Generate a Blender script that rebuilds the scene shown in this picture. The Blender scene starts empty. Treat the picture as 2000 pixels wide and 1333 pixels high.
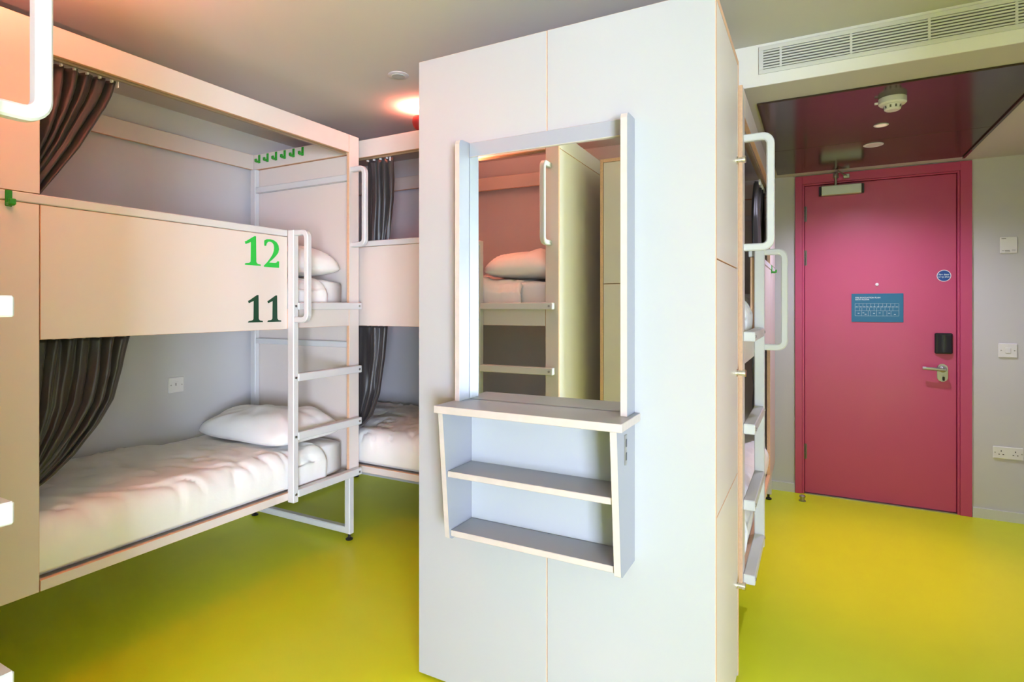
import bpy, bmesh, math, random
from mathutils import Vector, Matrix, noise

random.seed(7)
sc = bpy.context.scene
COL = sc.collection
R = math.radians

# ------------------------------------------------------------------ camera, world, light, exposure
cam_d = bpy.data.cameras.new('camera')
cam_d.sensor_width = 36.0
cam_d.lens = 1110.0 / 2000.0 * 36.0
cam_d.shift_y = -68.5 / 2000.0
cam_d.clip_start = 0.02
cam = bpy.data.objects.new('camera', cam_d)
COL.objects.link(cam)
cam.location = (0, 0, 1.25)
cam.rotation_euler = (R(90), 0, math.atan(592.0 / 1110.0))
sc.camera = cam

W = bpy.data.worlds.new('sky')
sc.world = W
W.use_nodes = True
W.node_tree.nodes['Background'].inputs['Color'].default_value = (0.80, 0.90, 1.0, 1)
W.node_tree.nodes['Background'].inputs['Strength'].default_value = 2.0


def area_light(name, loc, rot, sx, sy, power, color):
    d = bpy.data.lights.new(name, 'AREA')
    d.shape = 'RECTANGLE'
    d.size, d.size_y = sx, sy
    d.energy = power
    d.color = color
    o = bpy.data.objects.new(name, d)
    COL.objects.link(o)
    o.location, o.rotation_euler = loc, rot
    return o


# daylight entering through the window behind the camera
WIN = (1.70, 3.50, 0.08, 1.60)           # x0, x1, z0, z1 of the window opening in the rear wall of the bay
YWIN = -2.60                              # inner face of the window wall
area_light('window_daylight', ((WIN[0] + WIN[1]) / 2, YWIN - 0.22, (WIN[2] + WIN[3]) / 2), (R(90), 0, 0),
           WIN[1] - WIN[0], WIN[3] - WIN[2], 900, (0.67, 0.765, 1.0))
sc.cycles.diffuse_bounces = 8
sc.cycles.sample_clamp_indirect = 25.0

vs = sc.view_settings
vs.view_transform = 'Standard'
vs.look = 'None'
vs.gamma = 1.0
vs.use_curve_mapping = False
vs.exposure = 0.13

# ------------------------------------------------------------------ materials
MATS = {}


def mat(name, col, rough=0.5, metal=0.0, var=0.0, vscale=8.0, bump=0.0, bscale=60.0, spec=None, stretch=None, emit=None, sheen=0.0, coat=0.0):
    if name in MATS:
        return MATS[name]
    m = bpy.data.materials.new(name)
    m.use_nodes = True
    nt = m.node_tree
    b = nt.nodes['Principled BSDF']
    b.inputs['Base Color'].default_value = (*col, 1)
    b.inputs['Roughness'].default_value = rough
    b.inputs['Metallic'].default_value = metal
    if spec is not None:
        b.inputs['Specular IOR Level'].default_value = spec
    if sheen:
        b.inputs['Sheen Weight'].default_value = sheen
    if coat:
        b.inputs['Coat Weight'].default_value = coat
        b.inputs['Coat Roughness'].default_value = 0.1
    if emit:
        b.inputs['Emission Color'].default_value = (*emit[0], 1)
        b.inputs['Emission Strength'].default_value = emit[1]
    tc = nt.nodes.new('ShaderNodeTexCoord')
    mp = nt.nodes.new('ShaderNodeMapping')
    nt.links.new(tc.outputs['Object'], mp.inputs['Vector'])
    if stretch:
        mp.inputs['Scale'].default_value = stretch
    n = nt.nodes.new('ShaderNodeTexNoise')
    n.inputs['Scale'].default_value = vscale
    n.inputs['Detail'].default_value = 4
    nt.links.new(mp.outputs['Vector'], n.inputs['Vector'])
    if var:
        mx = nt.nodes.new('ShaderNodeMix')
        mx.data_type = 'RGBA'
        mx.inputs[6].default_value = (*[c * (1 - var) for c in col], 1)
        mx.inputs[7].default_value = (*[min(1, c * (1 + var)) for c in col], 1)
        nt.links.new(n.outputs['Fac'], mx.inputs[0])
        nt.links.new(mx.outputs[2], b.inputs['Base Color'])
    if bump:
        n2 = nt.nodes.new('ShaderNodeTexNoise')
        n2.inputs['Scale'].default_value = bscale
        n2.inputs['Detail'].default_value = 3
        nt.links.new(mp.outputs['Vector'], n2.inputs['Vector'])
        bp = nt.nodes.new('ShaderNodeBump')
        bp.inputs['Strength'].default_value = bump
        bp.inputs['Distance'].default_value = 0.002
        nt.links.new(n2.outputs['Fac'], bp.inputs['Height'])
        nt.links.new(bp.outputs['Normal'], b.inputs['Normal'])
    MATS[name] = m
    return m


M_WALL = mat('wall_paint', (0.60, 0.59, 0.615), 0.75, var=0.015, vscale=3, bump=0.08, bscale=180)
M_CEIL = mat('ceiling_paint', (0.57, 0.54, 0.525), 0.8, var=0.015, vscale=2)
M_FLOOR = mat('rubber_floor', (0.70, 0.76, 0.016), 0.38, spec=0.3, var=0.05, vscale=5, bump=0.05, bscale=90)
M_CREAM = mat('cream_laminate', (0.69, 0.615, 0.575), 0.42, var=0.012, vscale=6)
M_WHITE = mat('white_laminate', (0.40, 0.40, 0.415), 0.42, var=0.01, vscale=6)
M_PLY = mat('plywood_edge', (0.70, 0.43, 0.27), 0.55, var=0.16, vscale=18, stretch=(6, 6, 6))
M_BIRCH = mat('birch_edge', (0.50, 0.435, 0.40), 0.5, var=0.12, vscale=26, stretch=(1, 6, 1))
M_GREY = mat('grey_laminate', (0.30, 0.31, 0.355), 0.40, var=0.012, vscale=6)
M_TUBE = mat('white_powder_coat', (0.63, 0.63, 0.64), 0.40, var=0.01, vscale=10)
M_FABRIC = mat('curtain_satin', (0.034, 0.028, 0.027), 0.42, var=0.1, vscale=30, bump=0.15, bscale=400, sheen=0.12)
M_LINEN = mat('white_cotton', (0.83, 0.82, 0.81), 0.85, var=0.02, vscale=14, bump=0.25, bscale=45, sheen=0.1)
M_MATT = mat('mattress_sheet', (0.80, 0.80, 0.80), 0.85, var=0.02, vscale=14, bump=0.2, bscale=60)
M_GREEN = mat('green_plastic', (0.02, 0.30, 0.015), 0.35, var=0.05)
M_NUM12 = mat('green_vinyl', (0.022, 0.50, 0.06), 0.45, var=0.02)
M_NUM11 = mat('dark_green_vinyl', (0.010, 0.055, 0.028), 0.45, var=0.02)
M_PINK = mat('pink_gloss_paint', (0.53, 0.060, 0.17), 0.33, var=0.015, vscale=4, coat=0.15)
M_STEEL = mat('satin_steel', (0.42, 0.41, 0.39), 0.36, metal=1.0, var=0.04, vscale=40)
M_CHROME = mat('polished_nickel', (0.80, 0.76, 0.68), 0.16, metal=1.0, var=0.02)
M_BLACK = mat('black_plastic', (0.012, 0.012, 0.014), 0.35, var=0.1)
M_PLASTIC = mat('white_plastic', (0.78, 0.77, 0.77), 0.35, var=0.01)
M_DARKP = mat('dark_gloss_panel', (0.050, 0.030, 0.020), 0.16, var=0.12, vscale=2.0, spec=0.36)
M_SIGN = mat('blue_sign', (0.014, 0.145, 0.27), 0.4, var=0.02)
M_STICK = mat('mandatory_blue', (0.008, 0.07, 0.30), 0.35, var=0.02)
M_INK = mat('sign_ink_white', (0.62, 0.72, 0.74), 0.5, var=0.01)
M_DINK = mat('notice_ink', (0.20, 0.20, 0.21), 0.6, var=0.01)
M_RED = mat('red_enamel', (0.28, 0.020, 0.020), 0.45, var=0.03)
M_BRASS = mat('aluminium_track', (0.46, 0.38, 0.25), 0.4, metal=0.7, var=0.06)
M_HINGE = mat('dark_steel', (0.20, 0.18, 0.17), 0.4, metal=1.0, var=0.04)
M_GASK = mat('dark_gap', (0.03, 0.02, 0.02), 0.8, var=0.05)
M_SLOT = mat('vent_void', (0.13, 0.13, 0.12), 0.8, var=0.05)

m = bpy.data.materials.new('mirror_glass')
m.use_nodes = True
b = m.node_tree.nodes['Principled BSDF']
b.inputs['Base Color'].default_value = (0.88, 0.92, 0.90, 1)
b.inputs['Metallic'].default_value = 1.0
b.inputs['Roughness'].default_value = 0.0
M_MIRROR = m

m = bpy.data.materials.new('window_glass')
m.use_nodes = True
nt = m.node_tree
nt.nodes.clear()
o_ = nt.nodes.new('ShaderNodeOutputMaterial')
t_ = nt.nodes.new('ShaderNodeBsdfTransparent')
g_ = nt.nodes.new('ShaderNodeBsdfGlossy')
g_.inputs['Roughness'].default_value = 0.02
x_ = nt.nodes.new('ShaderNodeMixShader')
x_.inputs[0].default_value = 0.07
nt.links.new(t_.outputs[0], x_.inputs[1])
nt.links.new(g_.outputs[0], x_.inputs[2])
nt.links.new(x_.outputs[0], o_.inputs['Surface'])
M_GLASS = m


# ------------------------------------------------------------------ mesh helpers
def finish(bm, name, mats, smooth=False):
    bmesh.ops.recalc_face_normals(bm, faces=bm.faces)
    me = bpy.data.meshes.new(name)
    bm.to_mesh(me)
    bm.free()
    for mm in (mats if isinstance(mats, (list, tuple)) else [mats]):
        me.materials.append(mm)
    if smooth:
        me.polygons.foreach_set('use_smooth', [True] * len(me.polygons))
    return me


def add_box(bm, x0, x1, y0, y1, z0, z1, bevel=0.0):
    x0, x1 = min(x0, x1), max(x0, x1)
    y0, y1 = min(y0, y1), max(y0, y1)
    z0, z1 = min(z0, z1), max(z0, z1)
    v = [bm.verts.new((x, y, z)) for z in (z0, z1) for y in (y0, y1) for x in (x0, x1)]
    fs = [bm.faces.new([v[i] for i in q]) for q in ((0, 1, 3, 2), (4, 6, 7, 5), (0, 4, 5, 1), (2, 3, 7, 6), (0, 2, 6, 4), (1, 5, 7, 3))]
    if bevel > 0:
        es = list({e for f in fs for e in f.edges})
        bmesh.ops.bevel(bm, geom=es, offset=bevel, segments=1, affect='EDGES', profile=0.5)


def link(name, me, parent=None, loc=None, rot=None):
    o = bpy.data.objects.new(name, me)
    COL.objects.link(o)
    if parent:
        o.parent = parent
    if loc is not None:
        o.location = loc
    if rot is not None:
        o.rotation_euler = rot
    return o


def box(name, x0, x1, y0, y1, z0, z1, material, parent=None, bevel=0.0):
    bm = bmesh.new()
    add_box(bm, x0, x1, y0, y1, z0, z1, bevel)
    return link(name, finish(bm, name, material), parent)


def boxes(name, lst, material, parent=None, bevel=0.0):
    bm = bmesh.new()
    for q in lst:
        add_box(bm, *q, bevel=bevel)
    return link(name, finish(bm, name, material), parent)


def board(name, x0, x1, y0, y1, z0, z1, thin, face, edge, parent=None, bevel=0.0012):
    """sheet material: laminate on the two broad faces, plywood on the edges"""
    bm = bmesh.new()
    add_box(bm, x0, x1, y0, y1, z0, z1, bevel)
    bm.normal_update()
    for f in bm.faces:
        f.material_index = 0 if abs(f.normal[thin]) > 0.95 else 1
    return link(name, finish(bm, name, [face, edge]), parent)


def prism(name, pts, axis, a0, a1, mats, parent=None, edge=None):
    """polygon pts (2-D) extruded along axis (0=x: pts are (y,z); 1=y: pts are (x,z); 2=z: pts are (x,y))"""
    bm = bmesh.new()

    def P(p, a):
        return (a, p[0], p[1]) if axis == 0 else (p[0], a, p[1]) if axis == 1 else (p[0], p[1], a)
    lo = [bm.verts.new(P(p, a0)) for p in pts]
    hi = [bm.verts.new(P(p, a1)) for p in pts]
    n = len(pts)
    bm.faces.new(lo)
    bm.faces.new(list(reversed(hi)))
    for i in range(n):
        f = bm.faces.new((lo[i], lo[(i + 1) % n], hi[(i + 1) % n], hi[i]))
        if edge:
            f.material_index = 1
    bm.normal_update()
    bmesh.ops.triangulate(bm, faces=[f for f in bm.faces if len(f.verts) > 4], ngon_method='EAR_CLIP')
    return link(name, finish(bm, name, [mats, edge] if edge else mats), parent)


def lathe_mesh(name, prof, material, seg=32, smooth=True):
    """profile of (r, z) turned about z"""
    bm = bmesh.new()
    rings = []
    for r, z in prof:
        if r < 1e-6:
            rings.append([bm.verts.new((0, 0, z))])
        else:
            rings.append([bm.verts.new((r * math.cos(2 * math.pi * i / seg), r * math.sin(2 * math.pi * i / seg), z)) for i in range(seg)])
    for a, b2 in zip(rings, rings[1:]):
        for i in range(seg):
            j = (i + 1) % seg
            if len(a) == 1:
                bm.faces.new((a[0], b2[i], b2[j]))
            elif len(b2) == 1:
                bm.faces.new((a[i], a[j], b2[0]))
            else:
                bm.faces.new((a[i], a[j], b2[j], b2[i]))
    me = finish(bm, name, material, smooth)
    if smooth:
        try:
            me.set_sharp_from_angle(angle=R(35))
        except Exception:
            pass
    return me


def sweep_mesh(name, path, side, w, t, material, ch=0.004):
    """rectangular tube w x t (chamfered) along a planar path; side = unit vector normal to the plane of the path"""
    bm = bmesh.new()
    side = Vector(side)
    pts = [Vector(p) for p in path]
    rings = []
    for i, p in enumerate(pts):
        d0 = (pts[i] - pts[i - 1]).normalized() if i else None
        d1 = (pts[i + 1] - pts[i]).normalized() if i < len(pts) - 1 else None
        d = (d0 or d1) if not (d0 and d1) else (d0 + d1).normalized()
        n = side.cross(d).normalized()
        k = 1.0
        if d0 and d1:
            k = 1.0 / max(0.5, d.dot(d1))
        a, c = w / 2, t / 2
        ring = [(a - ch, c), (-a + ch, c), (-a, c - ch), (-a, -c + ch), (-a + ch, -c), (a - ch, -c), (a, -c + ch), (a, c - ch)]
        rings.append([bm.verts.new(p + side * q[1] + n * q[0] * k) for q in ring])
    for a, c in zip(rings, rings[1:]):
        for i in range(8):
            bm.faces.new((a[i], a[(i + 1) % 8], c[(i + 1) % 8], c[i]))
    bm.faces.new(rings[0])
    bm.faces.new(list(reversed(rings[-1])))
    return finish(bm, name, material)


def u_path(p0, out, up, proj, length, rad=0.028, n=6):
    """a U handle: leaves p0 along out, turns, runs along up, returns"""
    p0, out, up = Vector(p0), Vector(out), Vector(up)
    pts = [p0]
    c1 = p0 + out * (proj - rad) + up * rad
    for i in range(n + 1):
        a = math.pi / 2 * i / n
        pts.append(c1 + out * rad * math.sin(a) - up * rad * math.cos(a))
    c2 = p0 + out * (proj - rad) + up * (length - rad)
    for i in range(n + 1):
        a = math.pi / 2 * i / n
        pts.append(c2 + out * rad * math.cos(a) + up * rad * math.sin(a))
    pts.append(p0 + up * length)
    return pts


def thing(name, label, cat, loc=(0, 0, 0), rotz=0.0, group=None):
    o = bpy.data.objects.new(name, None)
    o.empty_display_size = 0.1
    COL.objects.link(o)
    o.location = loc
    o.rotation_euler = (0, 0, rotz)
    tag(o, label, cat, group)
    return o


def tag(o, label, cat, group=None):
    o['label'] = label
    o['category'] = cat
    if group:
        o['group'] = group
    return o


def struct(o, label=None):
    o['kind'] = 'structure'
    if label:
        o['label'] = label
    return o


def text(name, body, size, loc, rot, material, parent, align='LEFT', bold=0.0):
    cu = bpy.data.curves.new(name, 'FONT')
    cu.body = body
    cu.size = size
    cu.align_x = align
    cu.extrude = 0.0003
    cu.offset = bold
    tmp = bpy.data.objects.new(name + '_c', cu)
    COL.objects.link(tmp)
    dg = bpy.context.evaluated_depsgraph_get()
    me = bpy.data.meshes.new_from_object(tmp.evaluated_get(dg))
    bpy.data.objects.remove(tmp)
    me.materials.clear()
    me.materials.append(material)
    return link(name, me, parent, loc, rot)


# ------------------------------------------------------------------ room shell
XL, XR, YR, YD, HC = -3.00, 1.09, -0.48, 4.26, 2.285
XE, YE = 3.65, -0.20                      # the window end of the room is wider than the entrance corridor
HB, YB = 2.12, 2.45                       # soffit height and front of the bulkhead
struct(box('floor', XL - 0.2, XE + 0.2, YWIN - 0.2, YD + 0.3, -0.08, 0.0, M_FLOOR), 'lime green seamless rubber floor')
struct(box('ceiling', XL - 0.2, XE + 0.2, YWIN - 0.2, YD + 0.3, HC, HC + 0.1, M_CEIL), 'plain painted ceiling')
struct(box('wall_left', XL - 0.1, XL, YR - 0.1, YD, 0, HC, M_WALL), 'pale grey wall behind the numbered bunk')
struct(boxes('wall_right', [(XR, XR + 0.1, YE, YD + 0.1, 0, HC), (XR + 0.1, XE, YE, YE + 0.1, 0, HC), (XE, XE + 0.1, YWIN, YE + 0.1, 0, HC)], M_WALL))
XBAY = -0.50                              # the window bay starts right of the near wardrobe
struct(boxes('wall_rear', [(XL, XBAY, YR - 0.1, YR, 0, HC), (XBAY - 0.1, XBAY, YWIN, YR - 0.1, 0, HC)], M_WALL))
struct(boxes('wall_window', [(XBAY - 0.1, WIN[0], YWIN - 0.1, YWIN, 0, HC), (WIN[1], XE, YWIN - 0.1, YWIN, 0, HC),
                             (WIN[0], WIN[1], YWIN - 0.1, YWIN, 0, WIN[2]), (WIN[0], WIN[1], YWIN - 0.1, YWIN, WIN[3], HC)], M_WALL))
DX0, DX1, DZ = -0.105, 0.808, 2.10       # rough opening of the door
struct(boxes('wall_back', [(-1.10, DX0, YD, YD + 0.12, 0, HB), (DX1, XR, YD, YD + 0.12, 0, HB), (DX0, DX1, YD, YD + 0.12, DZ, HB)], M_WALL),
       'pale grey wall around the pink door')
struct(boxes('wall_partition', [(XL, -1.08, 3.20, 3.30, 0, HC), (-1.18, -1.08, 3.30, YD, 0, HC)], M_WALL))
struct(box('ceiling_bulkhead', -1.08, XR, YB, YD + 0.12, HB, HC - 0.0005, M_CEIL), 'lowered bulkhead above the entrance')
struct(box('bulkhead_fascia', -1.08, XR, YB - 0.006, YB - 0.0002, HB, HC - 0.0005, M_PLASTIC), 'white face of the lowered bulkhead')
struct(box('baseboard_back_left', -0.70, -0.120, YD - 0.012, YD, 0, 0.058, M_TUBE))
struct(box('baseboard_back_right', 0.822, XR, YD - 0.012, YD, 0, 0.058, M_TUBE))
struct(box('baseboard_right', XR - 0.012, XR, YE, YD - 0.012, 0, 0.058, M_TUBE))

win = struct(boxes('window_1', [(WIN[0], WIN[0] + 0.05, YWIN - 0.09, YWIN - 0.03, WIN[2], WIN[3]), (WIN[1] - 0.05, WIN[1], YWIN - 0.09, YWIN - 0.03, WIN[2], WIN[3]),
                                (WIN[0] + 0.05, WIN[1] - 0.05, YWIN - 0.09, YWIN - 0.03, WIN[2], WIN[2] + 0.05), (WIN[0] + 0.05, WIN[1] - 0.05, YWIN - 0.09, YWIN - 0.03, WIN[3] - 0.05, WIN[3]),
                                (2.58, 2.62, YWIN - 0.09, YWIN - 0.03, WIN[2] + 0.05, WIN[3] - 0.05)], M_TUBE))
box('window_pane', WIN[0] + 0.05, 2.58, YWIN - 0.065, YWIN - 0.055, WIN[2] + 0.05, WIN[3] - 0.05, M_GLASS, win)
box('window_pane', 2.62, WIN[1] - 0.05, YWIN - 0.065, YWIN - 0.055, WIN[2] + 0.05, WIN[3] - 0.05, M_GLASS, win)

# dark gloss panel let into the soffit (two leaves with a fine joint)
sp = thing('soffit_access_panel', 'large dark glossy brown panel on the lowered ceiling above the pink door', 'ceiling panel', (0.265, 3.39, HB))
box('panel_leaf', -0.485, 0.485, -0.744, 0.10, -0.008, -0.0005, M_DARKP, sp, 0.001)
box('panel_leaf', -0.485, 0.485, 0.1025, 0.740, -0.008, -0.0005, M_DARKP, sp, 0.001)
boxes('panel_trim', [(0.4865, 0.500, -0.744, 0.740, -0.016, -0.0005)], M_DARKP, sp, 0.001)
PZ = HB - 0.008

# ------------------------------------------------------------------ bunks
LB, DB = 1.874, 0.82


def hook_mesh():
    bm = bmesh.new()
    add_box(bm, -0.009, 0.009, -0.005, 0.0, 0.0, 0.050, 0.002)
    add_box(bm, -0.009, 0.009, -0.024, -0.005, 0.002, 0.012, 0.002)
    add_box(bm, -0.009, 0.009, -0.030, -0.022, 0.004, 0.022, 0.002)
    add_box(bm, -0.0025, 0.0025, -0.0062, -0.0045, 0.036, 0.041)
    add_box(bm, -0.0025, 0.0025, -0.0062, -0.0045, 0.024, 0.029)
    return finish(bm, 'coat_hook', M_GREEN)


HOOK = hook_mesh()
SCREW = lathe_mesh('bolt', [(0, 0.0), (0.006, 0.0), (0.006, 0.002), (0.003, 0.003), (0, 0.003)], M_STEEL, 12)
FOOT = lathe_mesh('foot_glide', [(0, 0), (0.018, 0), (0.020, 0.006), (0.010, 0.012), (0.007, 0.014), (0.007, 0.034), (0, 0.034)], M_BLACK, 16)


def make_bunk(label, loc, rotz, mir=False, dz=0.0, numbers=False, panel=0.452, inner_hooks=6):
    """local x: foot -> ladder end, local y: front (0) -> back, front looks along -y; mir flips x"""
    s = -1.0 if mir else 1.0
    t = thing('bunk_bed', label, 'bunk bed', loc, rotz, 'bunk beds around the room')

    def bd(name, x0, x1, y0, y1, z0, z1, thin, parent=t):
        return board(name, s * x0, s * x1, y0, y1, z0 + dz, z1 + dz, thin, M_CREAM, M_PLY, parent)

    def tb(name, x0, x1, y0, y1, z0, z1, parent=t, bev=0.003):
        return box(name, s * x0, s * x1, y0, y1, z0 + dz if z0 > 0.06 else z0, z1 + dz if z1 > 0.09 else z1, M_TUBE, parent, bev)
    TH = 0.018
    XP = LB - 0.072                       # inner edge of the post panel
    XS = 1.406                            # stringer
    g = 0.0012
    # front sheet, with its cut-outs
    bd('foot_panel', 0.0, panel - g, 0, TH, 0.346, 1.570, 1)
    bd('upper_foot_panel', 0.0, panel, 0, TH, 1.604, 2.152, 1)
    bd('fascia', panel, XP - g, 0, TH, 2.058, 2.152, 1)
    bd('post_panel', XP, LB, 0, TH, 0.346, 2.152, 1)
    gp = bd('guard_panel', panel + g, XS, 0, TH, 1.143, 1.570, 1)
    bd('upper_base_panel', XS + 0.001, XP - g, 0, TH, 1.146, 1.236, 1)
    bd('lower_base_panel', panel + g, XP - g, 0, TH, 0.346, 0.381, 1)
    tb('guard_rail', 0.0, XS, -0.002, 0.026, 1.572, 1.602)
    # ladder
    tb('ladder_stringer', XS, XS + 0.030, -0.040, -0.0005, 0.338, 1.603)
    for z0, z1 in ((1.232, 1.267), (0.898, 0.935), (0.624, 0.661), (0.358, 0.393)):
        r = tb('ladder_rung', XS + 0.0305, LB - 0.019, -0.040, -0.0005, z0, z1)
        for xx in (LB - 0.037, XS + 0.015):
            link('bolt', SCREW, r, (s * xx, -0.0402, (z0 + z1) / 2 + dz), (R(90), 0, 0))
    # grab handles
    for x, y0, z0, ln in ((XS + 0.015, -0.040, 1.186, 0.402), (XP + 0.022, -0.0005, 1.573, 0.398)):
        me = sweep_mesh('grab_handle', u_path((s * x, y0, z0 + dz), (0, -1, 0), (0, 0, 1), 0.076 if y0 < -0.01 else 0.088, ln), (1, 0, 0), 0.026, 0.026, M_TUBE)
        link('grab_handle', me, t)
    # end boards, headers and inner tube frame
    for xe, sg in ((LB - 0.004, -1), (0.004, 1)):
        a, c = xe, xe + sg * 0.016
        bd('end_panel', min(a, c), max(a, c), TH + 0.001, DB, 0.346, 2.060, 0)
        a, c = xe, xe + sg * 0.030
        hd = bd('end_header', min(a, c), max(a, c), TH + 0.001, DB, 2.062, 2.150, 0)
        if sg < 0:
            for i in range(inner_hooks):
                link('coat_hook', HOOK, hd, (s * c, 0.385 + i * 0.0725, 2.096 + dz), (0, 0, R(-90 * s)))
        a, c = xe + sg * 0.017, xe + sg * 0.047
        for z0, z1 in ((1.918, 1.952), (1.028, 1.060)):
            tb('end_rail', min(a, c), max(a, c), 0.030, DB - 0.056, z0, z1)
        tb('back_post', min(a, c), max(a, c), DB - 0.055, DB - 0.012, 0.346, 2.060)
    bd('back_header', 0.036, LB - 0.036, DB - 0.022, DB - 0.004, 2.062, 2.150, 1)
    # sleeping platforms
    bd('upper_platform', 0.022, LB - 0.022, TH + 0.001, DB - 0.058, 1.190, 1.208, 2)
    bd('lower_platform', 0.022, LB - 0.022, TH + 0.001, DB - 0.058, 0.350, 0.368, 2)
    # curtain tracks
    boxes('curtain_track', [(s * (panel - 0.30), s * (XP - 0.002), 0.032, 0.046, 2.062 + dz, 2.074 + dz), (s * (panel - 0.30), s * (XP - 0.002), 0.020, 0.0318, 2.050 + dz, 2.058 + dz)], M_BRASS, t)
    boxes('curtain_track', [(s * (panel - 0.30), s * (XS - 0.01), 0.032, 0.046, 1.150 + dz, 1.162 + dz)], M_BRASS, t)
    # leg frames
    for xc in (LB - 0.033, 0.033):
        pts = [(s * xc, 0.037, 0.350 + dz), (s * xc, 0.037, 0.054), (s * xc, DB - 0.03, 0.054), (s * xc, DB - 0.03, 0.350 + dz)]
        lf = link('leg_frame', sweep_mesh('leg_frame', pts, (1, 0, 0), 0.036, 0.036, M_TUBE), t)
        for yy in (0.037, DB - 0.03):
            link('foot_glide', FOOT, lf, (s * xc, yy, 0.001))
    # hook on the foot panel
    link('coat_hook', HOOK, t, (s * 0.372, -0.0005, 1.552 + dz))
    if numbers:
        def digit(pts, x, z, h, mm):
            # bold slab-serif figure, drawn from its outline
            prism('number_figure', [(x + px * h, z + pz * h) for px, pz in pts], 1, -0.0012, -0.0002, mm, gp)
        one = [(0.0, 0.0), (0.62, 0.0), (0.62, 0.045), (0.50, 0.065), (0.445, 0.12), (0.435, 1.0), (0.37, 1.0), (0.05, 0.80),
               (0.0, 0.79), (0.03, 0.70), (0.075, 0.715), (0.235, 0.785), (0.225, 0.12), (0.17, 0.075), (0.02, 0.055)]
        two = [(0.0, 0.0), (0.64, 0.0), (0.645, 0.235), (0.56, 0.235), (0.535, 0.185), (0.47, 0.165), (0.215, 0.165), (0.36, 0.285), (0.50, 0.41),
               (0.60, 0.53), (0.64, 0.67), (0.615, 0.81), (0.54, 0.91), (0.42, 0.975), (0.27, 1.0), (0.12, 0.985), (0.015, 0.93),
               (0.015, 0.745), (0.09, 0.745), (0.115, 0.835), (0.17, 0.895), (0.26, 0.91), (0.35, 0.885), (0.41, 0.815), (0.43, 0.71), (0.415, 0.59),
               (0.36, 0.46), (0.255, 0.31), (0.12, 0.155), (0.0, 0.045)]
        digit(one, 1.182, 1.427, 0.128, M_NUM12)
        digit(two, 1.278, 1.424, 0.126, M_NUM12)
        digit(one, 1.198, 1.178, 0.120, M_NUM11)
        digit(one, 1.296, 1.178, 0.120, M_NUM11)
    return t


def bmat(loc, rotz):
    return Matrix.Translation(loc) @ Matrix.Rotation(rotz, 4, 'Z')


BA = dict(loc=(-2.16, 0.430, 0), rotz=R(90), mir=False, dz=0.0)
BB = dict(loc=(-2.995, 2.344, 0), rotz=0.0, mir=False, dz=0.0)
BC = dict(loc=(-2.995, 0.392, 0), rotz=R(180), mir=True, dz=0.0)
BD = dict(loc=(-0.229, 4.055, 0), rotz=R(90), mir=True, dz=-0.11)
make_bunk('cream bunk bed numbered 12 and 11 along the left wall', numbers=True, **BA)
make_bunk('cream bunk bed at the back, half hidden behind the white wardrobe', **BB)
make_bunk('cream bunk bed at the near left edge, its bed seen in the mirror', inner_hooks=6, **BC)
make_bunk('lower cream bunk bed seen edge-on beside the entrance corridor', inner_hooks=6, **BD)


# ------------------------------------------------------------------ bedding
def place(o, B, c):
    """put a mesh made around local point c into bunk B"""
    s = -1 if B['mir'] else 1
    o.matrix_world = bmat(B['loc'], B['rotz']) @ Matrix.Translation((s * c[0], c[1], c[2] + B['dz']))


def rounded_slab(name, lx, ly, lz, rad, amp, material, seed, nx=48, ny=24, nz=8):
    """mattress-like block with soft edges, origin at the centre of its base"""
    bm = bmesh.new()
    bmesh.ops.create_cube(bm, size=1.0)
    bmesh.ops.subdivide_edges(bm, edges=bm.edges[:], cuts=15, use_grid_fill=True)
    for v in bm.verts:
        p = Vector((v.co.x * lx, v.co.y * ly, v.co.z * lz))
        h = Vector((lx / 2 - rad, ly / 2 - rad, lz / 2 - rad))
        q = Vector((max(-h.x, min(h.x, p.x)), max(-h.y, min(h.y, p.y)), max(-h.z, min(h.z, p.z))))
        d = p - q
        if d.length > 1e-6:
            d = d.normalized() * rad
        p = q + d
        nn = noise.noise(p * 6 + Vector((seed, 0, 0))) * amp
        if p.z > -lz / 2 + 0.02:
            p += (d.normalized() if d.length > 1e-6 else Vector((0, 0, 1))) * nn
        p.z += lz / 2
        v.co = p
    return finish(bm, name, material, True)


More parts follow.
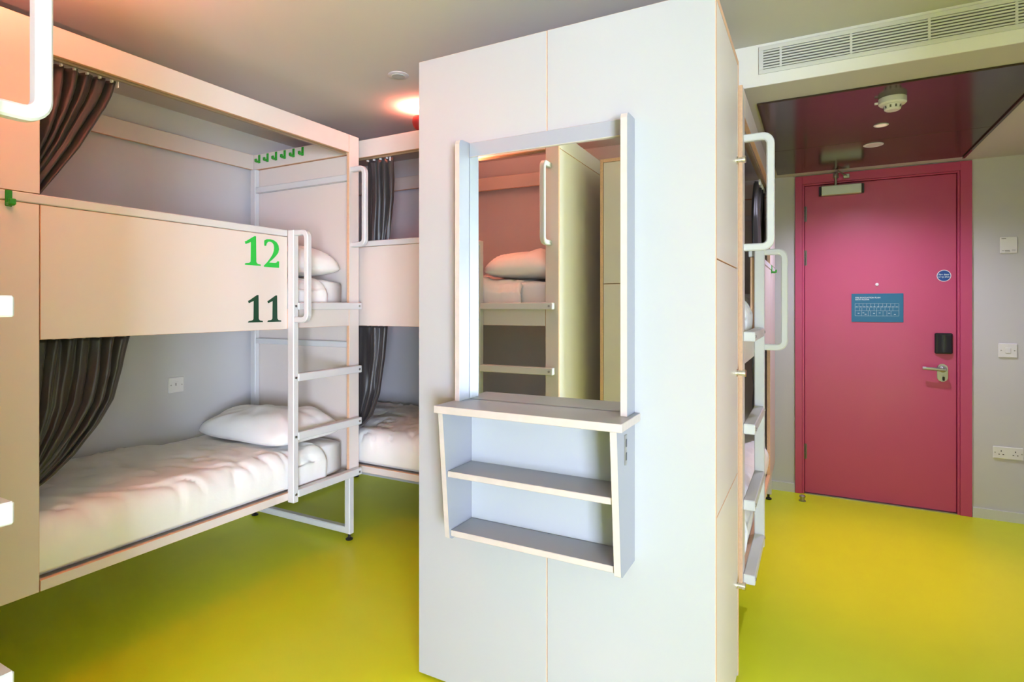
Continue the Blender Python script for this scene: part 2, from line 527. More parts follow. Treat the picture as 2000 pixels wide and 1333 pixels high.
def duvet_mesh(name, X0, X1, s, seed, front=0.006, back=0.745, top=0.205, fold=1.14):
    """quilt over the mattress: from the wall, over the top, down the front; local bunk x, y, z above the platform"""
    bm = bmesh.new()
    nu, nv = 110, 56
    prof = []
    # profile: back tuck, top, rounded front shoulder, front drop
    for j in range(nv + 1):
        w = j / nv
        if w < 0.06:
            k = w / 0.06
            prof.append((back + 0.004 - 0.004 * k, top - 0.035 + 0.035 * math.sin(k * math.pi / 2), 0.3))
        elif w < 0.62:
            k = (w - 0.06) / 0.56
            y = back - k * (back - front - 0.085)
            prof.append((y, top + 0.018 * math.sin(math.pi * k), 1.0))
        elif w < 0.82:
            k = (w - 0.62) / 0.20
            a = k * math.pi / 2
            prof.append((front + 0.085 - 0.085 * math.sin(a), top - 0.085 + 0.085 * math.cos(a), 1.0))
        else:
            k = (w - 0.82) / 0.18
            prof.append((front + 0.012 * k * k, top - 0.085 - k * (top - 0.085 - 0.028), 0.6 * (1 - k)))
    grid = []
    for i in range(nu + 1):
        X = X0 + (X1 - X0) * i / nu
        e = min(1.0, (X - X0) / 0.05, (X1 - X) / 0.03)
        e = math.sqrt(max(0.0, e * (2 - e)))
        row = []
        for j, (y, z, k) in enumerate(prof):
            yb = max(0.0, min(1.0, (y - 0.1) / 0.6))
            fx = fold + 0.28 * (1 - yb)
            dz = -0.022 * (1 / (1 + math.exp(-(X - fx) / 0.012)))
            n1 = noise.noise(Vector((X * 4.5 + seed, y * 5.5, z * 5.5)))
            n2 = noise.noise(Vector((X * 14 + y * 9 + seed, y * 5 - X * 4, z * 12 + seed)))
            w2 = abs(noise.noise(Vector((X * 9 + y * 6 + seed * 2, y * 7 - X * 3, 3.3))))
            hh = (0.012 * n1 + 0.005 * n2 - 0.012 * (max(0, 0.16 - w2) / 0.16) ** 2) * k
            if y > back - 0.16 and j > 3:
                hh += 0.012 * math.sin(X * 55 + 3 * n1) * ((y - back + 0.16) / 0.16) ** 2 * (1 if X < fx else 0.2)
            top_z = z + (dz + hh) * (1 if j < nv * 0.8 else 0.5) - (1 - e) * 0.02
            yy = y - (hh * 0.8 if j > nv * 0.6 else 0.0)
            row.append(bm.verts.new((s * X, min(yy, 0.758), max(0.008, top_z))))
        grid.append(row)
    for i in range(nu):
        for j in range(nv):
            bm.faces.new((grid[i][j], grid[i + 1][j], grid[i + 1][j + 1], grid[i][j + 1]))
    return finish(bm, name, M_LINEN, True)


def pillow_mesh(name, a, b2, H, seed):
    bm = bmesh.new()
    n = 36
    top, bot = {}, {}
    for i in range(n + 1):
        for j in range(n + 1):
            u, v = -1 + 2 * i / n, -1 + 2 * j / n
            # rounded-corner cushion outline with gently sucked-in sides
            px = a * u * (1 - 0.04 * (1 - abs(v)) * abs(u) - 0.10 * (abs(v) * abs(u)) ** 4)
            py = b2 * v * (1 - 0.05 * (1 - abs(u)) * abs(v) - 0.09 * (abs(v) * abs(u)) ** 4)
            f = max(0.0, (1 - abs(u) ** 3.2)) ** 0.5 * max(0.0, (1 - abs(v) ** 3.2)) ** 0.5
            nn = noise.noise(Vector((u * 1.9 + seed, v * 1.9, seed))) * 0.024
            rad = math.atan2(v, u)
            wr = noise.noise(Vector((math.cos(rad) * 5 + seed, math.sin(rad) * 5, (u * u + v * v) * 1.2))) * 0.020 * min(1, (u * u + v * v))
            z = H * f * 0.72 + (nn + wr) * f
            edge = i in (0, n) or j in (0, n)
            tv = bm.verts.new((px, py, z + H * 0.24))
            top[i, j] = tv
            bot[i, j] = tv if edge else bm.verts.new((px, py, H * 0.24 - min(H * 0.24, H * 0.26 * f)))
    for i in range(n):
        for j in range(n):
            bm.faces.new((top[i, j], top[i + 1, j], top[i + 1, j + 1], top[i, j + 1]))
            q = (bot[i, j], bot[i, j + 1], bot[i + 1, j + 1], bot[i + 1, j])
            if len(set(q)) == 4:
                try:
                    bm.faces.new(q)
                except ValueError:
                    pass
    return finish(bm, name, M_LINEN, True)


def bed(B, zp, seed, where, pil=(1.60, 0.36), tilt=(0, 0), grp=True):
    s = -1 if B['mir'] else 1
    mo = link('mattress', rounded_slab('mattress', 1.742, 0.715, 0.175, 0.030, 0.004, M_MATT, seed))
    place(mo, B, (0.935, 0.402, zp + 0.001))
    tag(mo, 'white sheeted mattress ' + where, 'mattress', 'mattresses')
    dv = link('duvet', duvet_mesh('duvet', 0.09, 1.655, s, seed))
    place(dv, B, (0, 0, zp + 0.001))
    sd = dv.modifiers.new('thickness', 'SOLIDIFY')
    sd.thickness = 0.014
    sd.offset = -1.0 if s > 0 else -1.0
    tag(dv, 'white duvet spread ' + where, 'duvet', 'duvets')
    pw = link('pillow', pillow_mesh('pillow', 0.215, 0.335, 0.165, seed))
    place(pw, B, (pil[0], pil[1], zp + 0.196))
    pw.rotation_euler.x += R(tilt[0])
    pw.rotation_euler.y += R(tilt[1])
    tag(pw, 'white pillow ' + where, 'pillow', 'pillows')
    return mo, dv, pw


ZL, ZU = 0.368, 1.208
bed(BA, ZL, 1.3, 'on the lower bed of bunk 11 and 12')
bed(BA, ZU, 4.1, 'on the upper bed of bunk 11 and 12')
bed(BB, ZL, 7.7, 'on the lower bed of the back bunk')
bed(BC, ZU, 9.2, 'on the upper bed of the bunk seen in the mirror')
bed(BD, ZL, 12.9, 'on the lower bed of the corridor bunk')
bed(BD, ZU, 15.4, 'on the upper bed of the corridor bunk')


# ------------------------------------------------------------------ curtains
def curtain(B, edge, x0, folds, label, seed, depth=0.062, amp=0.017, bunch=0.0):
    """cloth between a fixed side x0 and a free side following edge [(x, z) ...] from the track down"""
    s = -1 if B['mir'] else 1
    bm = bmesh.new()
    nu, nv = folds * 10, 40
    ztop, zbot = edge[0][1], edge[-1][1]

    def xr(z):
        for (xa, za), (xb, zb) in zip(edge, edge[1:]):
            if za >= z >= zb:
                k = (za - z) / max(1e-6, za - zb)
                k = k
                return xa + (xb - xa) * k
        return edge[-1][0]
    rows = []
    for j in range(nv + 1):
        t = j / nv
        row = []
        for i in range(nu + 1):
            w = i / nu
            # the hem rises towards the tied side
            z = ztop + (zbot - ztop) * t
            X = x0 + (xr(z) - x0) * (w ** (1.0 - 0.25 * t))
            ph = 2 * math.pi * folds * w + 2.6 * noise.noise(Vector((w * 5, t * 1.6, seed)))
            a = amp * (0.70 + 0.9 * noise.noise(Vector((w * 7 + seed, t * 1.8, 0))))
            y = depth + a * math.sin(ph) + 0.35 * a * math.sin(2.3 * ph + seed) + bunch * t * t
            X += 0.35 * a * math.cos(ph)
            row.append(bm.verts.new((s * X, y, z + B['dz'])))
        rows.append(row)
    for j in range(nv):
        for i in range(nu):
            bm.faces.new((rows[j][i], rows[j][i + 1], rows[j + 1][i + 1], rows[j + 1][i]))
    t_ = thing('bunk_curtain', label, 'curtain', B['loc'], B['rotz'], 'bunk curtains')
    o = link('curtain_cloth', finish(bm, 'curtain_cloth', M_FABRIC, True), t_)
    sd = o.modifiers.new('thickness', 'SOLIDIFY')
    sd.thickness = 0.002
    ng = max(4, folds)
    for i in range(ng):
        X = x0 + (edge[0][0] - x0) * (i + 0.5) / ng
        box('curtain_glider', s * (X - 0.003), s * (X + 0.003), 0.036, 0.048, ztop - (0.008 if ztop > 1.5 else 0.0) + B['dz'], ztop + 0.009 + B['dz'], M_PLASTIC, t_)
    box('curtain_glider', s * (edge[0][0] - 0.002), s * (edge[0][0] + 0.001), 0.036, 0.046, ztop - (0.022 if ztop > 1.5 else 0.0) + B['dz'], ztop + 0.010 + B['dz'], M_PLASTIC, t_)
    return t_


curtain(BA, [(0.700, 2.052), (0.688, 2.00), (0.671, 1.955), (0.634, 1.880), (0.587, 1.790), (0.528, 1.700), (0.471, 1.618), (0.40, 1.50)], 0.20, 13,
        'dark curtain swept to the left on the upper bed of bunk 11 and 12', 2.0, amp=0.022)
curtain(BA, [(0.745, 1.140), (0.722, 1.025), (0.691, 0.918), (0.642, 0.836), (0.572, 0.745), (0.513, 0.691), (0.465, 0.658), (0.36, 0.615)], 0.18, 13,
        'dark curtain swept to the left on the lower bed of bunk 11 and 12', 5.0, amp=0.022)
curtain(BB, [(0.982, 2.052), (0.991, 1.931), (0.989, 1.821), (0.965, 1.685), (0.945, 1.560), (0.90, 1.42)], 0.800, 4,
        'dark grey curtain hanging on the upper bed of the back bunk', 8.0)
curtain(BB, [(0.940, 1.140), (0.922, 0.967), (0.886, 0.770), (0.831, 0.640), (0.768, 0.580)], 0.56, 5,
        'grey curtain gathered on the lower bed of the back bunk', 11.0)
curtain(BD, [(0.640, 2.052), (0.70, 1.95), (0.74, 1.85), (0.74, 1.70), (0.70, 1.50)], 0.20, 7,
        'dark curtain on the upper bed of the corridor bunk', 14.0)
curtain(BD, [(0.700, 1.140), (0.70, 1.02), (0.66, 0.90), (0.57, 0.78), (0.47, 0.70), (0.36, 0.64)], 0.18, 7,
        'dark curtain on the lower bed of the corridor bunk', 17.0)


# ------------------------------------------------------------------ wardrobes
def knob_mesh():
    return lathe_mesh('knob', [(0, 0), (0.013, 0), (0.013, 0.004), (0.0085, 0.005), (0.0085, 0.018), (0.012, 0.019), (0.012, 0.028), (0.010, 0.030), (0, 0.030)], M_CHROME, 24)


KNOB = knob_mesh()


def wardrobe(label, loc, rotz, width, depth, knob_side, face, door_face, group='wardrobe units'):
    """door side looks along -y; x along the width; three stacked doors"""
    t = thing('wardrobe', label, 'wardrobe', loc, rotz, group)
    h = 2.074
    th = 0.018
    for x in (0.0, width - th):
        board('side_panel', x, x + th, 0.0, depth, 0.012, h, 0, face, M_PLY, t)
    board('back_panel', th + 0.0005, width - th - 0.0005, depth - 0.012, depth, 0.06, h - th - 0.001, 1, face, M_PLY, t)
    board('top_panel', th + 0.0005, width - th - 0.0005, 0.0, depth, h - th, h, 2, face, M_PLY, t)
    board('bottom_panel', th + 0.0005, width - th - 0.0005, 0.024, depth - 0.013, 0.045, 0.060, 2, face, M_PLY, t)
    box('plinth', th + 0.0005, width - th - 0.0005, 0.05, depth - 0.014, 0.0, 0.0445, M_GASK, t)
    for i, (z0, z1) in enumerate(((0.030, 0.6915), (0.6945, 1.3725), (1.3755, h - th - 0.002))):
        d = board('door', th + 0.002, width - th - 0.002, 0.001, 0.019, z0, z1, 1, door_face, M_PLY, t)
        if knob_side:
            kx = width - 0.062 if knob_side > 0 else 0.062
            kz = (0.337, 1.031, 1.727)[i]
            k = link('knob', KNOB, d, (kx, 0.001, kz), (R(90), 0, 0))
    return t


# double unit with the mirror: two lockers back to back (doors face +x and -x)
wardrobe('white wardrobe with round knobs facing the corridor, right half of the big white block', (-0.227, 1.547, 0), R(90), 0.503, 0.479, 1, M_WHITE, M_CREAM)
wardrobe('white wardrobe facing the numbered bunk, left half of the big white block', (-1.182, 2.050, 0), R(-90), 0.503, 0.4745, 1, M_WHITE, M_CREAM)
wardrobe('cream wardrobe with plywood edges seen at the right of the mirror', (-0.700, 0.005, 0), R(180), 0.325, 0.46, -1, M_CREAM, M_CREAM)

MIRROR_YAW = 0.80
# ------------------------------------------------------------------ mirror and shelf unit on the end of the wardrobe
YW = 1.5465
u = thing('mirror_shelf_unit', 'grey plywood mirror frame with small open shelves fixed to the white wardrobe', 'mirror shelf', (-0.712, YW, 0.545))
zo = 0.545


def ub(name, x0, x1, y0, y1, z0, z1, thin, parent=u):
    return board(name, x0 + 0.712, x1 + 0.712, y0 - YW, y1 - YW, z0 - zo, z1 - zo, thin, M_GREY, M_BIRCH, parent, 0.0015)


for x0, x1 in ((-0.986, -0.970), (-0.458, -0.440)):
    # upright: one board, narrow beside the mirror, deep and tapering beside the shelves
    pts = [(YW, 0.545), (1.432, 0.545), (1.420, 0.552), (1.418, 0.566), (1.383, 0.9325), (YW, 0.9325)]
    prism('lower_side', [(a - YW, c - zo) for a, c in pts], 0, x0 + 0.712, x1 + 0.712, M_GREY, u, M_BIRCH)
    pts = [(YW, 0.9555), (1.473, 0.9555), (1.473, 1.752), (1.478, 1.764), (1.490, 1.768), (YW, 1.768)]
    prism('upper_side', [(a - YW, c - zo) for a, c in pts], 0, x0 + 0.712, x1 + 0.712, M_GREY, u, M_BIRCH)
ub('counter_board', -0.996, -0.424, 1.374, YW, 0.933, 0.955, 2)
ub('middle_shelf', -0.969, -0.459, 1.408, YW - 0.0045, 0.738, 0.756, 2)
ub('bottom_shelf', -0.969, -0.459, 1.424, YW - 0.0045, 0.556, 0.574, 2)
board('back_board', -0.969 + 0.712, -0.459 + 0.712, -0.004, -0.0004, 0.5745 - zo, 0.9325 - zo, 1, mat('pale_blue_grey_laminate', (0.41, 0.425, 0.455), 0.42, var=0.01), M_BIRCH, u, 0.0)
ub('top_rail', -0.969, -0.459, 1.528, YW, 1.722, 1.768, 1)
mir_o = box('mirror', -0.2545, 0.2545, -0.0035, 0.0035, 0.956 - zo, 1.7215 - zo, M_MIRROR, u)
mir_o.location = (-0.002, -0.0085, 0)
mir_o.rotation_euler = (0, 0, R(MIRROR_YAW))      # hung very slightly out of parallel
so = box('power_outlet', -0.4401 + 0.712, -0.4370 + 0.712, 1.4475 - YW, 1.4645 - YW, 0.833 - zo, 0.912 - zo, M_STEEL, u, 0.001)
boxes('outlet_slot', [(-0.4372 + 0.712, -0.4362 + 0.712, 1.452 - YW, 1.460 - YW, 0.880 - zo, 0.900 - zo),
                      (-0.4372 + 0.712, -0.4362 + 0.712, 1.452 - YW, 1.460 - YW, 0.845 - zo, 0.865 - zo)], M_BLACK, so)

# ------------------------------------------------------------------ door
dr = struct(boxes('door_1', [(-0.061, 0.749, YD + 0.006, YD + 0.050, 0.008, 2.047)], M_PINK, None, 0.002), 'pink painted entrance door in a matching frame')
fr = boxes('door_frame', [(-0.118, -0.076, YD - 0.014, YD + 0.10, 0, 2.113), (0.764, 0.820, YD - 0.014, YD + 0.10, 0, 2.113), (-0.076, 0.764, YD - 0.014, YD + 0.10, 2.060, 2.113),
                          (-0.0755, -0.0635, YD - 0.006, YD + 0.10, 0, 2.060), (0.7515, 0.7635, YD - 0.006, YD + 0.10, 0, 2.060), (-0.0635, 0.7515, YD - 0.006, YD + 0.10, 2.0495, 2.0595),
                          (-0.0635, -0.035, YD + 0.0505, YD + 0.10, 0, 2.0495), (0.723, 0.7515, YD + 0.0505, YD + 0.10, 0, 2.0495), (-0.035, 0.723, YD + 0.0505, YD + 0.10, 2.02, 2.0495)], M_PINK, dr, 0.0015)
box('threshold', -0.06, 0.75, YD - 0.01, YD + 0.08, 0.0, 0.006, M_STEEL, dr)
YF = YD + 0.006                           # face of the door leaf


def hinge(z):
    hb = boxes('hinge', [(-0.070, -0.048, YF - 0.002, YF - 0.0003, z - 0.05, z + 0.05)], M_HINGE, dr)
    bm = bmesh.new()
    for k in range(5):
        bmesh.ops.create_cone(bm, cap_ends=True, segments=12, radius1=0.006, radius2=0.006, depth=0.0195, matrix=Matrix.Translation((-0.0625, YF - 0.007, z - 0.04 + 0.02 * k)))
    link('hinge_knuckle', finish(bm, 'hinge_knuckle', M_HINGE, False), hb)


for z in (1.862, 1.570, 0.282):
    hinge(z)
cl = box('door_closer', 0.034, 0.262, YF - 0.048, YF - 0.0005, 1.968, 2.032, M_STEEL, dr, 0.004)
box('closer_end_cap', 0.022, 0.0335, YF - 0.045, YF - 0.0005, 1.970, 2.030, M_BLACK, cl, 0.002)
box('closer_end_cap', 0.2625, 0.274, YF - 0.045, YF - 0.0005, 1.970, 2.030, M_BLACK, cl, 0.002)
link('closer_spindle', lathe_mesh('closer_spindle', [(0, 0), (0.008, 0), (0.008, 0.045), (0.017, 0.047), (0.015, 0.075), (0.008, 0.082), (0, 0.082)], M_STEEL, 20), cl, (0.118, YF - 0.030, 2.0325))
link('closer_arm', sweep_mesh('closer_arm', [(0.118, YF - 0.030, 2.098), (0.128, YF - 0.16, 2.098), (0.170, YF - 0.045, 2.090), (0.178, YD - 0.0145, 2.085)], (0, 0, 1), 0.016, 0.006, M_STEEL, 0.001), cl)
box('closer_shoe', 0.160, 0.196, YD - 0.030, YD - 0.0145, 2.072, 2.100, M_STEEL, cl, 0.003)
# fire plan
sg = box('fire_plan_sign', 0.207, 0.485, YF - 0.004, YF - 0.0005, 1.148, 1.329, M_SIGN, dr, 0.001)
YS = YF - 0.0042
text('sign_heading', 'FIRE EVACUATION PLAN', 0.0122, (0.228, YS, 1.2985), (R(90), 0, 0), M_INK, sg, bold=0.0003)
text('sign_heading', 'SIXTH FLOOR', 0.0122, (0.228, YS, 1.2865), (R(90), 0, 0), M_INK, sg, bold=0.0003)
ln = []
gx0, gx1, gz0, gz1, lw = 0.227, 0.461, 1.187, 1.265, 0.0010


def hl(x0, x1, z):
    ln.append((x0, x1, YS - 0.0004, YS + 0.0004, z - lw / 2, z + lw / 2))


def vl(x, z0, z1):
    ln.append((x - lw / 2, x + lw / 2, YS - 0.0004, YS + 0.0004, z0, z1))


for z in (gz0, gz1, 1.243, 1.220):
    hl(gx0, gx1, z)
vl(gx0, gz0, gz1)
vl(gx1, gz0, gz1)
for k in range(1, 11):
    x = gx0 + (gx1 - gx0) * k / 11
    vl(x, 1.243, gz1)
for x in (0.252, 0.264, 0.290, 0.306, 0.330, 0.345, 0.366, 0.388, 0.412, 0.430):
    vl(x, 1.220, 1.238)
for x in (0.262, 0.298, 0.312, 0.344, 0.378, 0.398, 0.420):
    vl(x, gz0, 1.220)
boxes('plan_lines', ln, M_INK, sg)
bm = bmesh.new()
for x, z in [(0.236, 1.244), (0.258, 1.244), (0.278, 1.244), (0.294, 1.244), (0.314, 1.244), (0.332, 1.244), (0.352, 1.244), (0.37, 1.244), (0.39, 1.244), (0.41, 1.244), (0.43, 1.244), (0.45, 1.244),
             (0.246, 1.203), (0.272, 1.206), (0.284, 1.197), (0.33, 1.203), (0.360, 1.206), (0.41, 1.204), (0.440, 1.197)]:
    add_box(bm, x - 0.005, x + 0.005, YS - 0.0006, YS + 0.0004, z - 0.0018, z + 0.0018)
link('plan_marks', finish(bm, 'plan_marks', M_INK), sg)
# round keep-shut sticker
DISC = lathe_mesh('sticker_rim', [(0, 0), (0.0355, 0), (0.0355, 0.0008), (0, 0.0008)], M_PLASTIC, 40, False)
st = link('fire_door_sticker', DISC, dr, (0.688, YF - 0.0005, 1.433), (R(90), 0, 0))
link('sticker_disc', lathe_mesh('sticker_disc', [(0, 0.0008), (0.0318, 0.0008), (0.0318, 0.0012), (0, 0.0012)], M_STICK, 40, False), st)
text('sticker_text', 'Fire door', 0.0135, (0, 0.003, 0.0014), (0, 0, 0), M_INK, st, 'CENTER', 0.0004)
text('sticker_text', 'keep shut', 0.0135, (0, -0.011, 0.0014), (0, 0, 0), M_INK, st, 'CENTER', 0.0004)
ph = link('peephole', lathe_mesh('peephole', [(0, 0), (0.0095, 0), (0.0095, 0.003), (0.006, 0.005), (0, 0.004)], M_PLASTIC, 20), dr, (0.346, YF - 0.0003, 1.386), (R(90), 0, 0))
# card reader
lk = box('card_reader', 0.641, 0.729, YF - 0.016, YF - 0.0005, 0.960, 1.086, M_BLACK, dr, 0.006)
bm = bmesh.new()
nseg = 10
ring = []
for k in range(nseg + 1):
    a = -1 + 2 * k / nseg
    ring.append((0.689 + 0.034 * a, YF - 0.0165 - 0.012 * (1 - a * a)))
for zz in (0.971, 1.075):
    pass
lo = [bm.verts.new((x, y, 0.970)) for x, y in ring]
hi = [bm.verts.new((x, y, 1.076)) for x, y in ring]
for k in range(nseg):
    bm.faces.new((lo[k], lo[k + 1], hi[k + 1], hi[k]))
bm.faces.new(lo)
bm.faces.new(hi)
bm.faces.new((lo[0], hi[0], hi[-1], lo[-1]))
link('reader_cover', finish(bm, 'reader_cover', M_BLACK), lk)
# lever handle on its rounded plate
pl = []
for k in range(17):
    a = math.pi * k / 16
    pl.append((0.680 + 0.0265 * math.cos(a), 0.872 + 0.0265 * math.sin(a)))
for k in range(17):
    a = math.pi + math.pi * k / 16
    pl.append((0.680 + 0.0265 * math.cos(a), 0.818 + 0.0265 * math.sin(a)))
hp = prism('handle_plate', pl, 1, YF - 0.008, YF - 0.0005, M_STEEL, dr)
link('lever_rose', lathe_mesh('lever_rose', [(0, 0), (0.020, 0), (0.020, 0.012), (0.011, 0.016), (0.010, 0.048), (0, 0.050)], M_STEEL, 24), hp, (0.680, YF - 0.008, 0.868), (R(90), 0, 0))
link('lever', sweep_mesh('lever', [(0.684, YF - 0.054, 0.868), (0.655, YF - 0.055, 0.869), (0.620, YF - 0.055, 0.8715), (0.592, YF - 0.054, 0.8725), (0.576, YF - 0.050, 0.8725)], (0, 1, 0), 0.019, 0.013, M_STEEL, 0.005), hp)
box('thumb_turn', 0.679, 0.690, YF - 0.022, YF - 0.0085, 0.798, 0.822, M_BLACK, hp, 0.003)
ds = link('door_stop', lathe_mesh('door_stop', [(0, 0), (0.020, 0), (0.020, 0.006), (0.014, 0.008), (0.014, 0.024), (0.018, 0.025), (0.018, 0.034), (0.010, 0.040), (0, 0.041)], [M_STEEL], 24), None, (-0.072, 4.085, 0.0))
tag(ds, 'small steel door stop on the floor by the pink door frame', 'door stop')


# ------------------------------------------------------------------ wall plates
def plate(name, label, cat, loc, rotz, w, h):
    t = thing(name, label, cat, loc, rotz)
    box('face_plate', -w / 2, w / 2, -0.009, -0.0005, -h / 2, h / 2, M_PLASTIC, t, 0.003)
    return t


# front of a plate looks along local -y
p = plate('fused_outlet', 'white single wall plate above the bed inside bunk 11', 'wall plate', (XL, 1.824, 0.831), R(90), 0.082, 0.082)
box('fuse_carrier', -0.012, 0.012, -0.0105, -0.009, -0.008, 0.018, M_PLASTIC, p, 0.0006)
box('indicator_slot', -0.006, -0.003, -0.0112, -0.0100, -0.004, 0.010, M_BLACK, p)
for x in (-0.029, 0.029):
    link('screw', SCREW, p, (x, -0.0085, 0.0), (R(90), 0, 0), ).scale = (0.55, 0.55, 0.6)
p = plate('light_switch', 'white light switch on the wall right of the pink door', 'light switch', (0.984, YD, 0.992), 0, 0.084, 0.082)
box('rocker', -0.013, 0.013, -0.0125, -0.009, -0.016, 0.016, M_PLASTIC, p, 0.002)
for x in (-0.030, 0.030):
    link('screw', SCREW, p, (x, -0.0085, 0.0), (R(90), 0, 0)).scale = (0.6, 0.6, 0.6)
p = plate('double_socket', 'white double power socket low on the wall right of the door', 'power socket', (0.986, YD, 0.397), 0, 0.138, 0.070)
for x in (-0.032, 0.032):
    boxes('pin_holes', [(x - 0.002, x + 0.002, -0.0098, -0.0088, 0.006, 0.014), (x - 0.013, x - 0.006, -0.0098, -0.0088, -0.012, -0.008), (x + 0.006, x + 0.013, -0.0098, -0.0088, -0.012, -0.008)], M_BLACK, p)
for x in (-0.060, 0.060):
    link('screw', SCREW, p, (x, -0.0085, 0.0), (R(90), 0, 0)).scale = (0.6, 0.6, 0.6)
p = plate('wall_notice', 'small square white notice on the wall right of the door', 'notice', (0.988, YD, 1.603), 0, 0.078, 0.095)
boxes('print', [(-0.032, -0.012, -0.0096, -0.0088, 0.036, 0.039), (-0.030, -0.022, -0.0096, -0.0088, -0.034, -0.031), (-0.018, 0.004, -0.0096, -0.0088, -0.034, -0.030),
                (-0.016, 0.006, -0.0096, -0.0088, -0.040, -0.038), (0.014, 0.030, -0.0096, -0.0088, -0.030, -0.0285), (0.014, 0.030, -0.0096, -0.0088, -0.036, -0.0345)], M_DINK, p)

# ------------------------------------------------------------------ air grille on the bulkhead
ag = thing('air_grille', 'long white slatted air grille on the bulkhead above the corridor', 'air vent', (0.45, YB - 0.0062, 2.2185))
GX0, GX1, GZ0, GZ1 = -0.180 - 0.45, 1.04 - 0.45, -0.0375, 0.0375
boxes('grille_frame', [(GX0 - 0.017, GX1 + 0.017, -0.006, -0.0005, GZ1, GZ1 + 0.0165), (GX0 - 0.017, GX1 + 0.017, -0.006, -0.0005, GZ0 - 0.0165, GZ0),
                       (GX0 - 0.017, GX0, -0.006, -0.0005, GZ0, GZ1), (GX1, GX1 + 0.017, -0.006, -0.0005, GZ0, GZ1)], M_TUBE, ag, 0.001)
box('grille_back', GX0, GX1, -0.0012, -0.0004, GZ0, GZ1, M_SLOT, ag)
bm = bmesh.new()
add_box(bm, GX0, GX1, -0.006, -0.0014, -0.0029, 0.0029, 0.0006)
SL = finish(bm, 'slat', M_TUBE)
for i in range(7):
    link('slat', SL, ag, (0, 0, GZ0 + 0.0054 + i * 0.0107))
bm = bmesh.new()
add_box(bm, -0.004, 0.004, -0.0068, -0.0062, GZ0, GZ1)
DV = finish(bm, 'divider', M_TUBE)
for x in (-0.118, 0.117, 0.352, 0.587, 0.822):
    link('divider', DV, ag, (x - 0.45, 0, 0))

# ------------------------------------------------------------------ ceiling fittings
sm = thing('smoke_detector', 'round white smoke detector on the dark ceiling panel', 'smoke detector', (0.283, 2.822, PZ))
link('detector_base', lathe_mesh('detector_base', [(0, -0.0003), (0.050, -0.0003), (0.050, -0.022), (0.044, -0.028), (0.032, -0.030), (0.029, -0.047), (0.024, -0.051), (0, -0.052)], M_PLASTIC, 40), sm)
for k in range(10):
    a = 2 * math.pi * k / 10
    bm = bmesh.new()
    add_box(bm, -0.003, 0.003, -0.0012, 0.0012, -0.043, -0.033)
    o = link('detector_slot', finish(bm, 'detector_slot', M_SLOT), sm, (0.0308 * math.cos(a), 0.0308 * math.sin(a), 0), (0, 0, a + math.pi / 2))
box('indicator_lamp', -0.063, -0.0505, -0.004, 0.004, -0.018, -0.010, M_PLASTIC, sm, 0.001)

M_LENS = mat('lamp_lens', (0.80, 0.66, 0.58), 0.4, var=0.02, emit=((1.0, 0.72, 0.58), 0.35))
M_LENS2 = mat('lamp_lens_dim', (0.55, 0.50, 0.46), 0.4, var=0.02, emit=((1.0, 0.85, 0.7), 0.05))


def downlight(label, loc, r, lens, power, color, cone):
    t = thing('downlight', label, 'downlight', loc, 0, 'recessed downlights')
    link('trim_ring', lathe_mesh('trim_ring', [(r * 0.72, -0.0004), (r, -0.0004), (r, -0.002), (r * 0.9, -0.004), (r * 0.74, -0.003), (r * 0.72, -0.0004)], M_PLASTIC, 36), t)
    link('lamp_lens', lathe_mesh('lamp_lens', [(0, -0.0006), (r * 0.71, -0.0006), (r * 0.71, -0.0020), (0, -0.0026)], lens, 36), t)
    if power:
        d = bpy.data.lights.new('downlight_beam', 'SPOT')
        d.energy, d.color = power, color
        d.spot_size, d.spot_blend, d.shadow_soft_size = R(cone), 1.0, 0.03
        l = bpy.data.objects.new('downlight_beam', d)
        COL.objects.link(l)
        l.parent = t
        l.location = (0, 0, -0.03)
    return t


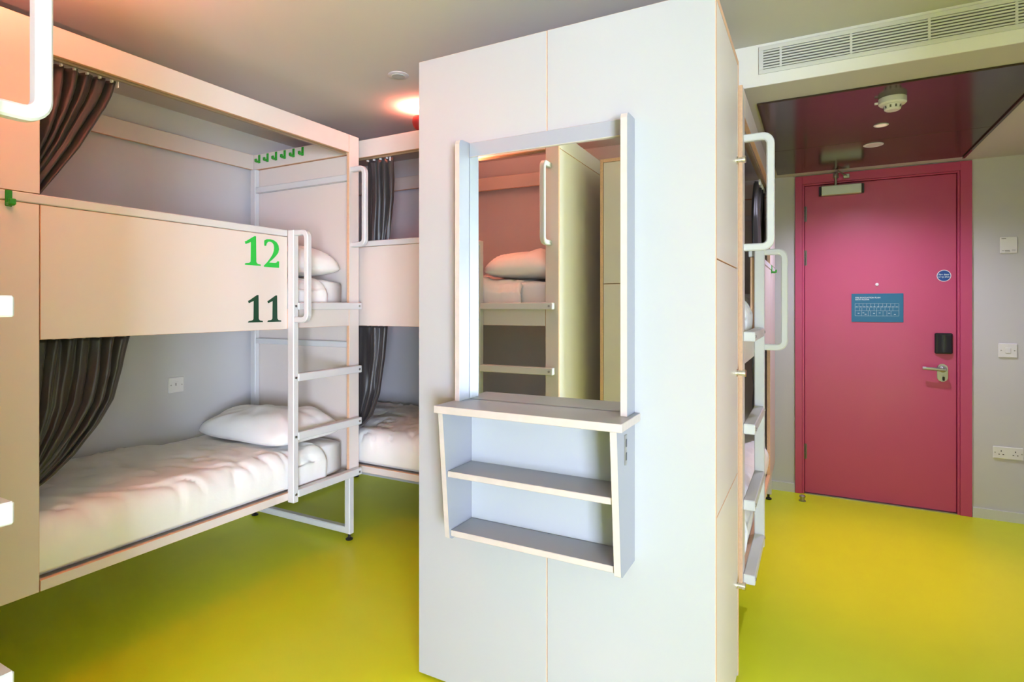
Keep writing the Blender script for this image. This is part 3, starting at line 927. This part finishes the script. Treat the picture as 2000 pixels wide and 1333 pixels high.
downlight('small glowing downlight nearer the smoke detector on the dark panel', (0.277, 3.214, PZ), 0.031, M_LENS, 56, (1.0, 0.36, 0.03), 50)
downlight('larger pale downlight on the dark panel above the door', (0.275, 3.588, PZ), 0.047, M_LENS2, 62, (0.78, 0.76, 1.0), 150)
sn = thing('ceiling_sensor', 'small round grey ceiling sensor left of the white wardrobe', 'sensor', (-1.648, 2.008, HC))
link('sensor_ring', lathe_mesh('sensor_ring', [(0, -0.0004), (0.046, -0.0004), (0.046, -0.002), (0.040, -0.004), (0, -0.0045)], M_WALL, 36), sn)
link('sensor_face', lathe_mesh('sensor_face', [(0, -0.0047), (0.030, -0.0047), (0.029, -0.007), (0, -0.008)], mat('sensor_grey', (0.42, 0.44, 0.43), 0.5, var=0.03), 36), sn)


# red uplighters clamped on top of the bunks; the cup hides the bulb, the ceiling catches the glow
def uplighter(label, loc, power, bracket=0.0):
    t = thing('red_uplighter', label, 'lamp', loc, 0)
    cup = [(0, 0.012), (0.014, 0.012), (0.026, 0.020), (0.036, 0.036), (0.040, 0.054), (0.038, 0.072), (0.034, 0.082), (0.032, 0.082), (0.036, 0.068), (0.037, 0.054), (0.033, 0.038), (0.024, 0.024), (0, 0.018)]
    link('lamp_shade', lathe_mesh('lamp_shade', cup, M_RED, 32), t)
    if bracket:
        box('bracket_plate', -0.022, 0.022, -bracket, -bracket + 0.004, -0.03, 0.03, M_RED, t, 0.001)
        box('bracket_arm', -0.006, 0.006, -bracket + 0.0042, -0.002, -0.006, 0.006, M_RED, t, 0.001)
    link('lamp_base', lathe_mesh('lamp_base', [(0, 0), (0.024, 0), (0.024, 0.006), (0.010, 0.008), (0.010, 0.012), (0, 0.012)], M_RED, 24), t)
    mb = mat('bulb_glow', (1, 0.7, 0.5), 0.4, emit=((1.0, 0.55, 0.32), 6.0))
    link('bulb', lathe_mesh('bulb', [(0, 0.030), (0.012, 0.034), (0.018, 0.046), (0.014, 0.058), (0, 0.062)], mb, 20), t)
    d = bpy.data.lights.new('bulb_light', 'POINT')
    d.energy, d.color, d.shadow_soft_size = power, (1.0, 0.27, 0.17), 0.012
    l = bpy.data.objects.new('bulb_light', d)
    COL.objects.link(l)
    l.parent = t
    l.location = (0, 0, 0.066)
    return t


uplighter('red uplighter on top of the back bunk, half hidden by the white wardrobe', (-1.815, 2.385, 2.1522), 18.0)
uplighter('red bracket uplighter on the front of the near left bunk, outside the frame', (-1.75, 0.475, 1.88), 75.0, 0.0828)
